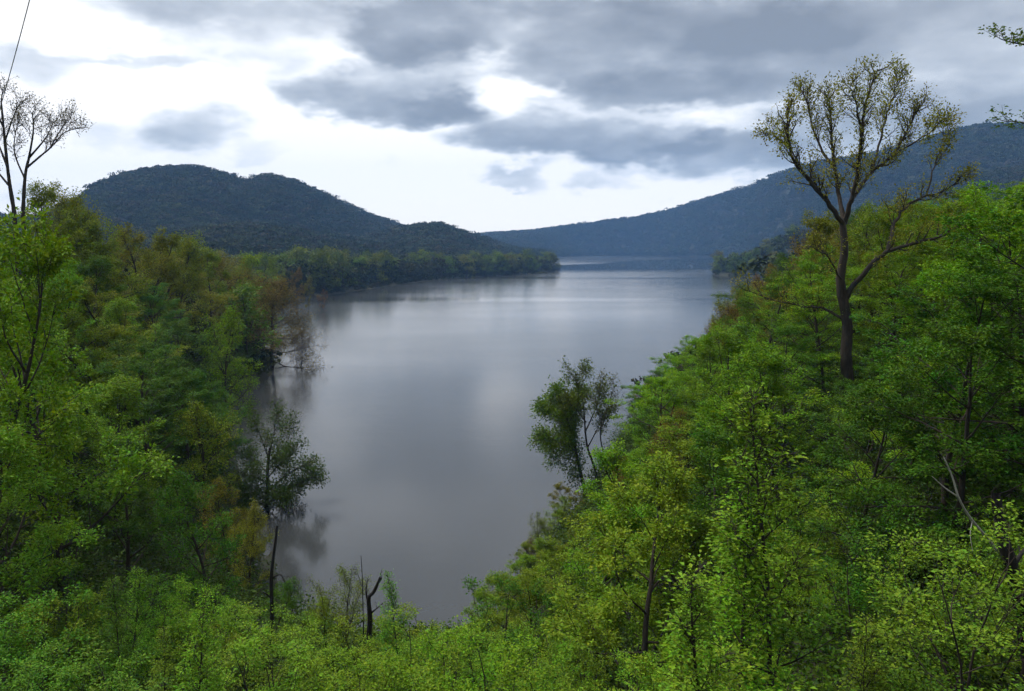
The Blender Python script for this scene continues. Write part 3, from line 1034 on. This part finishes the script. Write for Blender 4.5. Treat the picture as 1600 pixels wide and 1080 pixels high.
for i, (px, top, Y, col, kd) in enumerate([(1160, 458, 62, RUST, 'twiggy'), (1192, 436, 66, OLIVE, 'budding'), (1228, 410, 70, OLIVE, 'twiggy'), (1262, 372, 60, OLIVE, 'budding'), (1294, 342, 76, RUST, 'budding'),
        (1352, 328, 58, OLIVE, 'maple'), (1410, 322, 52, GREENOLIVE, 'maple'), (1462, 316, 48, GREENOLIVE, 'maple')]):
    plant_px(kd, px, top, Y, col, None, squash=.9)
    PLACED[-1]['auto'] = 'ridge'
plant_px('shrub', 1575, 815, 12.5, LIME, 'yellow-green bush wrapped round the snapped dark trunk', squash=1.2)
plant_px('budding', 198, 352, 92, OLIVE, 'olive budding tree with a dark forked trunk on the bank', var=0)
plant_px('budding', 272, 372, 105, OLIVE, 'olive budding tree with bare stems showing, nearer the lake than the forked one', var=1)
plant_px('budding', 345, 480, 70, GREENOLIVE, 'slender half-leafed tree above the brown-olive tree', var=2, squash=.8)

for i, (px, top, Y, col, kd) in enumerate([(870, 772, 57, GREENOLIVE, 'twiggy'), (892, 752, 60, OLIVE, 'maple'), (848, 800, 54, OLIVE, 'twiggy'), (868, 800, 50, GREENOLIVE, 'maple'), (824, 838, 48, BROWN, 'twiggy'),
        (838, 842, 45, GREENOLIVE, 'maple'), (800, 858, 43, GREENOLIVE, 'maple'), (900, 790, 52, GREENOLIVE, 'maple'), (925, 765, 55, OLIVE, 'twiggy'), (950, 742, 57, RUST, 'twiggy'),
        (872, 838, 42, OLIVE, 'maple'), (905, 822, 44, GREENOLIVE, 'budding'), (940, 800, 46, GREENOLIVE, 'maple'), (780, 888, 40, GREENOLIVE, 'maple'), (965, 700, 62, RUST, 'twiggy')]):
    for _ in range(12):
        gx = at(px, top, Y).x
        if float(lake_sd(np.array([gx]), np.array([Y]))[0]) > .6:
            break
        Y -= 1.0
    plant_px(kd, px, top, Y, col, None, squash=1.15)
    PLACED[-1]['auto'] = 'shorebank'

# ------------------------------------------------------------------ the woods on the near banks, tree by tree
ZONES = [
    (20, 330, 'maple', BRIGHT), (60, 400, 'maple', BRIGHT), (120, 330, 'budding', OLIVE), (200, 385, 'budding', OLIVE), (280, 420, 'budding', GREENOLIVE),
    (340, 430, 'budding', OLIVE), (380, 440, 'willow', OLIVE), (390, 470, 'willow', BROWN), (60, 490, 'maple', BRIGHT), (140, 500, 'maple', GREENOLIVE), (250, 540, 'beech', DEEP),
    (280, 610, 'beech', DEEP), (330, 570, 'maple', GREENOLIVE), (370, 600, 'beech', DEEP), (100, 600, 'shrub', LIME), (40, 640, 'maple', BRIGHT), (150, 660, 'sapling', LIME),
    (330, 690, 'maple', DEEP), (250, 690, 'beech', DEEP), (360, 760, 'maple', DEEP), (60, 760, 'shrub', YELLOW), (200, 770, 'shrub', GREENOLIVE), (330, 800, 'budding', GREENOLIVE),
    (380, 860, 'budding', OLIVE), (210, 880, 'shrub', DEEP), (60, 900, 'shrub', BRIGHT), (30, 850, 'maple', LIME), (100, 1000, 'shrub', BLUISH), (300, 960, 'shrub', BRIGHT), (250, 1030, 'sapling', LIME),
    (420, 1010, 'shrub', LIME), (520, 1030, 'shrub', YELLOW), (650, 1000, 'shrub', LIME), (800, 980, 'shrub', LIME), (850, 900, 'maple', GREENOLIVE), (800, 880, 'shrub', GREENOLIVE),
    (700, 1040, 'shrub', BRIGHT), (600, 1060, 'shrub', BRIGHT), (920, 970, 'shrub', YELLOW), (950, 1040, 'shrub', LIME),
    (900, 810, 'budding', GREENOLIVE), (960, 740, 'twiggy', RUST), (985, 660, 'twiggy', RUST), (1000, 600, 'twiggy', OLIVE), (1080, 520, 'twiggy', RUST), (1050, 640, 'beech', BRIGHT),
    (1110, 600, 'beech', BRIGHT), (1150, 490, 'budding', OLIVE), (1220, 450, 'budding', RUST), (1250, 390, 'budding', OLIVE), (1400, 390, 'budding', OLIVE),
    (1450, 340, 'budding', GREENOLIVE), (1500, 400, 'beech', BRIGHT), (1560, 340, 'beech', BRIGHT), (1550, 500, 'beech', BRIGHT), (1450, 540, 'beech', BRIGHT),
    (1220, 560, 'beech', BRIGHT), (1100, 720, 'beech', BRIGHT), (1000, 800, 'maple', BRIGHT), (1180, 680, 'maple', BRIGHT), (1300, 660, 'beech', DEEP), (1400, 660, 'beech', BRIGHT),
    (1500, 650, 'beech', DEEP), (1450, 800, 'beech', DEEP), (1250, 850, 'shrub', BRIGHT), (1080, 930, 'shrub', LIME), (1000, 930, 'maple', GREENOLIVE), (1200, 990, 'sapling', LIME), (1380, 900, 'shrub', DEEP),
    (1500, 980, 'shrub', BRIGHT), (1580, 860, 'shrub', LIME), (1350, 1040, 'sapling', BRIGHT), (1150, 1040, 'shrub', BRIGHT), (1560, 1040, 'shrub', DEEP)]
TALL = {'beech': (7, 11), 'maple': (6, 10), 'shrub': (2.2, 4.0), 'sapling': (3, 5.5), 'budding': (8, 13), 'twiggy': (4, 7), 'willow': (7, 11)}
HALF = {k: max(v[3] / v[2] for v in PROTO[k]) for k in PROTO}


def scatter(want, y0, y1, power, gap, grow, most=5000):
    done = 0
    tries = 0
    while done < want and tries < most:
        tries += 1
        y = y0 + (y1 - y0) * rnd.random() ** power
        px = rnd.uniform(-110, 1710)
        x = (px - 800) / FPX * y
        if float(lake_sd(np.array([x]), np.array([y]))[0]) < .8:
            continue
        z = hz(x, y)
        pc = project(x, y, z + 2.5)
        if pc[1] > 1200:
            continue
        zn = min(ZONES, key=lambda q: (q[0] - pc[0] + rnd.gauss(0, 25)) ** 2 + 1.3 * (q[1] - pc[1] + rnd.gauss(0, 18)) ** 2)
        kind, colr = zn[2], zn[3]
        if rnd.random() < .16:
            colr = rnd.choice([DEEP, BRIGHT, GREENOLIVE])
        if y > 30 and kind in ('shrub', 'sapling'):
            kind = 'maple'
        if y < 14 and kind in ('beech', 'maple', 'budding', 'willow', 'twiggy'):
            kind = 'shrub'
        lo, hi = TALL[kind]
        h = rnd.uniform(lo, hi) * grow
        ok = False
        for _ in range(8):
            if clear_of(x, y, z, h, h * HALF[kind]):
                ok = True
                break
            h *= .86
        if not ok or h < lo * .35:
            continue
        sp = gap + .15 * h
        if any((q['x'] - x) ** 2 + (q['y'] - y) ** 2 < sp * sp for q in PLACED):
            continue
        plant(kind, x, y, h, colr)
        PLACED[-1].update(auto='bank', col=colr)
        done += 1
    print('scattered', done, 'of', tries)


scatter(88, 8.5, 27, 1.1, 1.0, 1.0)
scatter(110, 22, 72, 1.2, 1.7, 1.0)
scatter(125, 60, 210, 1.3, 2.0, .85)

# trees along the far shores, one by one
def shore_row(line, n, depth, hrange, group, lab, seed):
    r = random.Random(seed)
    P = np.array(line)
    seg = np.linalg.norm(np.diff(P, axis=0), axis=1)
    cum = np.concatenate([[0], np.cumsum(seg)])
    for i in range(n):
        for _ in range(30):
            s = cum[-1] * (i + r.random()) / n
            k = min(int(np.searchsorted(cum, s)) - 1, len(seg) - 1)
            k = max(k, 0)
            q = (s - cum[k]) / seg[k]
            b = P[k] * (1 - q) + P[k + 1] * q
            x, y = b[0] + r.uniform(-1, 1) * depth, b[1] + r.uniform(-1, 1) * depth
            sd = float(lake_sd(np.array([x]), np.array([y]))[0])
            if 1.0 < sd < depth:
                break
        else:
            continue
        plant('broadleaf', x, y, r.uniform(*hrange), r.choice([(.095, .150, .018), (.120, .175, .018), (.075, .125, .018), (.135, .155, .022), (.100, .180, .016)]), group=group, squash=1.25)
        PLACED[-1]['auto'] = lab


shore_row(left_shore[9:14], 22, 14, (7, 12), 'trees along the bank by the drowned clump', 'inlet', 8)
shore_row(left_shore[0:5], 26, 30, (13, 19), 'trees along the wooded point', 'point', 3)
shore_row(left_shore[4:10], 34, 30, (13, 19), 'trees along the curving shore', 'curve', 4)
shore_row(right_shore[8:13], 38, 55, (11, 17), 'trees on the low headland', 'headland', 5)

# ------------------------------------------------------------------ woods too far off to count, and undergrowth
def lump(seed, h, n, size, wide):
    """low tree for distant woods: a crown of leaf clumps"""
    r = np.random.default_rng(seed)
    lob = [(r.normal(0, wide * .33, 2), (.22 + .11 * i) * h, r.uniform(.55, .95)) for i in range(6)]
    P = []
    for i in range(n):
        c, z, s = lob[r.integers(len(lob))]
        d = unit(r.normal(0, 1, 3))
        d[2] = abs(d[2]) * 1.0 - .25
        P.append(np.array([c[0], c[1], z]) + d * np.array([wide * .5, wide * .5, h * .24]) * s * (.75 + .35 * r.random()))
    P = np.array(P)
    D = r.normal(0, 1, (n, 3)); D[:, 2] *= .5
    N = unit(P - np.array([0, 0, h * .5])) + r.normal(0, .45, (n, 3))
    me = leaves_mesh('wood_tree', P, D, N, size * (.6 + .8 * r.random(n)), M_FAR, aspect=.9, fold=.1)
    me.transform(__import__('mathutils').Matrix.Identity(4))
    return me


def sprig(seed, n, size, mat, wide, high):
    r = np.random.default_rng(seed)
    P = np.clip(r.normal(0, 1, (n, 3)), -1.7, 1.7) * np.array([wide, wide, 0])
    P[:, 2] = r.random(n) ** .8 * high * np.exp(-(np.hypot(P[:, 0], P[:, 1]) / (2.0 * wide)) ** 2)
    D = r.normal(0, 1, (n, 3)); D[:, 2] = D[:, 2] * .4
    N = np.array([0, 0, 1.0]) + r.normal(0, .5, (n, 3))
    return leaves_mesh('sprig', P, D, N, size * (.6 + .8 * r.random(n)), mat)


def source_collection(name, meshes):
    c = bpy.data.collections.new(name)
    for m in meshes:
        c.objects.link(bpy.data.objects.new(m.name, m))
    return c


def instancer(name, pts, coll, smin, smax, label, seed=0):
    me = bpy.data.meshes.new(name)
    me.vertices.add(len(pts)); me.vertices.foreach_set('co', np.asarray(pts, np.float32).ravel())
    me.update()
    o = link(name, me)
    ng = bpy.data.node_groups.new(name, 'GeometryNodeTree')
    ng.interface.new_socket('Geometry', in_out='INPUT', socket_type='NodeSocketGeometry')
    ng.interface.new_socket('Geometry', in_out='OUTPUT', socket_type='NodeSocketGeometry')
    N, L = ng.nodes, ng.links
    gi, go = N.new('NodeGroupInput'), N.new('NodeGroupOutput')
    m2p = N.new('GeometryNodeMeshToPoints')
    ci = N.new('GeometryNodeCollectionInfo')
    ci.inputs['Collection'].default_value = coll
    ci.inputs['Separate Children'].default_value = True
    ci.inputs['Reset Children'].default_value = True
    iop = N.new('GeometryNodeInstanceOnPoints')
    iop.inputs['Pick Instance'].default_value = True
    rr = N.new('FunctionNodeRandomValue'); rr.data_type = 'FLOAT_VECTOR'
    rr.inputs[0].default_value = (-.06, -.06, 0); rr.inputs[1].default_value = (.06, .06, 6.283)
    rr.inputs['Seed'].default_value = seed
    rs = N.new('FunctionNodeRandomValue'); rs.data_type = 'FLOAT'
    rs.inputs[2].default_value = smin; rs.inputs[3].default_value = smax
    rs.inputs['Seed'].default_value = seed + 1
    L.new(gi.outputs[0], m2p.inputs[0]); L.new(m2p.outputs[0], iop.inputs['Points'])
    L.new(ci.outputs[0], iop.inputs['Instance'])
    L.new(rr.outputs[0], iop.inputs['Rotation']); L.new(rs.outputs[1], iop.inputs['Scale'])
    L.new(iop.outputs[0], go.inputs[0])
    md = o.modifiers.new('scatter', 'NODES'); md.node_group = ng
    tag(o, label, kind='stuff')
    return o


far_coll = source_collection('far_tree_source', [lump(300 + k, 13, 230, 1.5, 9.5) for k in range(5)])
under_coll = source_collection('sprig_source', [sprig(330 + k, 190, .075, M_UNDER, .55, 1.0) for k in range(4)])


def wood_points(n, pxr, yr, seed, cond=None):
    r = np.random.default_rng(seed)
    m = n * 6
    px = r.uniform(pxr[0], pxr[1], m)
    y = np.sqrt(r.uniform(yr[0] ** 2, yr[1] ** 2, m))
    x = (px - 800) / FPX * y
    sd = lake_sd(x, y)
    k = sd > (.2 if cond is not None else 4)
    if cond is not None:
        k &= cond(px, y, x, sd)
    x, y = x[k][:n], y[k][:n]
    return np.stack([x, y, height(x, y) - .6], 1)


instancer('mountain_woods', wood_points(16000, (-60, 770), (870, 1500), 1), far_coll, .8, 1.35, 'dark blue-green woods covering the rounded mountain across the lake', 1)
instancer('far_ridge_woods', wood_points(30000, (600, 1680), (1000, 2500), 2, lambda px, y, x, sd: (px > 880) | (y > 1100)), far_coll, .95, 1.6, 'bluish woods on the long ridge sloping down to the far water', 2)
instancer('foothill_woods', wood_points(9000, (-60, 900), (330, 870), 3, lambda px, y, x, sd: (sd > 8) & (y > 300)), far_coll, .7, 1.1, 'mid-green woods on the low ground behind the curving shore', 3)
instancer('headland_woods', wood_points(4000, (1110, 1680), (200, 1000), 4, lambda px, y, x, sd: sd > 10), far_coll, .65, 1.0, 'green woods behind the low headland and the tall half-bare tree', 4)
instancer('hillside_woods', wood_points(1600, (-100, 430), (165, 330), 6, lambda px, y, x, sd: sd > 9), far_coll, .5, .8, 'olive woods on the shoulder of the bank behind the budding trees', 6)
instancer('shore_scrub', wood_points(5000, (-60, 1300), (90, 1150), 7, lambda px, y, x, sd: (sd < 12)), far_coll, .16, .36, 'low scrub along the water line of the far shores', 8)
instancer('undergrowth', wood_points(17000, (-120, 1720), (8, 130), 5, lambda px, y, x, sd: sd > 1.6), under_coll, 1.0, 2.3, 'low leafy undergrowth between the trees on both banks', 5)

# ------------------------------------------------------------------ air
m_h, g_ = new_mat('haze')
pv = g_.n('ShaderNodeVolumePrincipled')
pv.inputs['Color'].default_value = (.27, .53, 1.0, 1)
pv.inputs['Density'].default_value = .00018
ou_ = g_.n('ShaderNodeOutputMaterial')
m_h.node_tree.links.new(pv.outputs[0], ou_.inputs['Volume'])
B0, B1 = np.array([-3100., -3100., -9.0]), np.array([3100., 3100., 330.])
V_ = [(B1[0] if i & 1 else B0[0], B1[1] if i & 2 else B0[1], B1[2] if i & 4 else B0[2]) for i in range(8)]
me_ = mesh_arrays('haze', V_, [(0, 2, 3, 1), (4, 5, 7, 6), (0, 1, 5, 4), (2, 6, 7, 3), (0, 4, 6, 2), (1, 3, 7, 5)])
me_.materials.append(m_h)
tag(link('haze', me_), 'thin bluish air over the lake and hills', kind='stuff')

# ------------------------------------------------------------------ which one is which
ONES = ['first', 'second', 'third', 'fourth', 'fifth', 'sixth', 'seventh', 'eighth', 'ninth']
ORD = ONES + ['tenth', 'eleventh', 'twelfth', 'thirteenth', 'fourteenth', 'fifteenth', 'sixteenth', 'seventeenth', 'eighteenth', 'nineteenth']
for t_ in ('twent', 'thirt', 'fort', 'fift', 'sixt', 'sevent'):
    ORD += [t_ + 'ieth'] + [t_ + 'y-' + o for o in ONES]
LOOK = {'beech': 'layered tree', 'maple': 'bushy tree', 'shrub': 'shrub', 'sapling': 'sapling', 'budding': 'thin-leaved tree', 'twiggy': 'twiggy tree', 'willow': 'broad tree', 'broadleaf': 'rounded tree'}
bins = {}
for q in PLACED:
    a = q.get('auto')
    if not a:
        continue
    if a == 'bank':
        side = 'bare' if q['px'] < 430 else ('foot' if q['px'] < 800 and q['y'] < 40 else 'tall')
        dist = 0 if q['y'] < 24 else 1 if q['y'] < 60 else 2
        where = {('bare', 0): 'in the thicket beneath the bare trees', ('bare', 1): 'partway up the bank of the bare trees', ('bare', 2): 'on the bank beyond the bare trees',
                 ('foot', 0): 'in the thicket by the near water', ('foot', 1): 'at the water\'s near edge', ('foot', 2): 'at the near shore',
                 ('tall', 0): 'down below the tall half-bare tree', ('tall', 1): 'around the tall half-bare tree', ('tall', 2): 'behind the tall half-bare tree'}[(side, dist)]
        what = TINT[q['col']] + ' ' + LOOK[q['kind']]
        key = -q['px'] if side == 'bare' else abs(q['px'] - 580) if side == 'foot' else q['px']
        ref = 'from the charred stump' if side == 'foot' else 'from the lake'
        grp = {'bare': 'trees and shrubs on the bank of the bare trees', 'foot': 'shrubs at the foot of the water', 'tall': 'trees and shrubs on the slope of the tall tree'}[side]
    elif a == 'crest':
        what, where, ref, key, grp = 'olive tree', 'along the skyline beside the bare trees', 'from the bare trees', q['px'], 'olive trees along the skyline'
    elif a == 'shorebank':
        what, where, ref, key, grp = 'olive bush-like tree', 'on the bank below the leaning trees', 'from the water', q['px'], 'bush-like trees on the bank below the leaning trees'
    elif a == 'ridge':
        what, where, ref, key, grp = 'olive or rusty tree', 'in the row behind the tall half-bare tree', 'from the lake', q['px'], 'trees in the row behind the tall tree'
    else:
        what = 'dark rounded tree'
        where = {'point': 'on the wooded point', 'curve': 'on the curving far shore', 'headland': 'on the low headland', 'inlet': 'on the bank by the drowned clump'}[a]
        ref = {'point': 'from its tip', 'curve': 'from the wooded point', 'headland': 'from its tip', 'inlet': 'from the drowned clump'}[a]
        key = q['px'] if a == 'headland' else -q['px'] if a != 'inlet' else -q['y']
        grp = None
    bins.setdefault((what, ref, where), []).append((key, q, grp))
for (what, ref, where), lst in bins.items():
    lst.sort(key=lambda t: t[0])
    for i, (k_, q, grp) in enumerate(lst):
        q['root']['label'] = (ORD[i] + ' ' + what + ' ' + ref + ' ' + where) if len(lst) > 1 else 'only ' + what + ' ' + where
        if grp:
            q['root']['group'] = grp
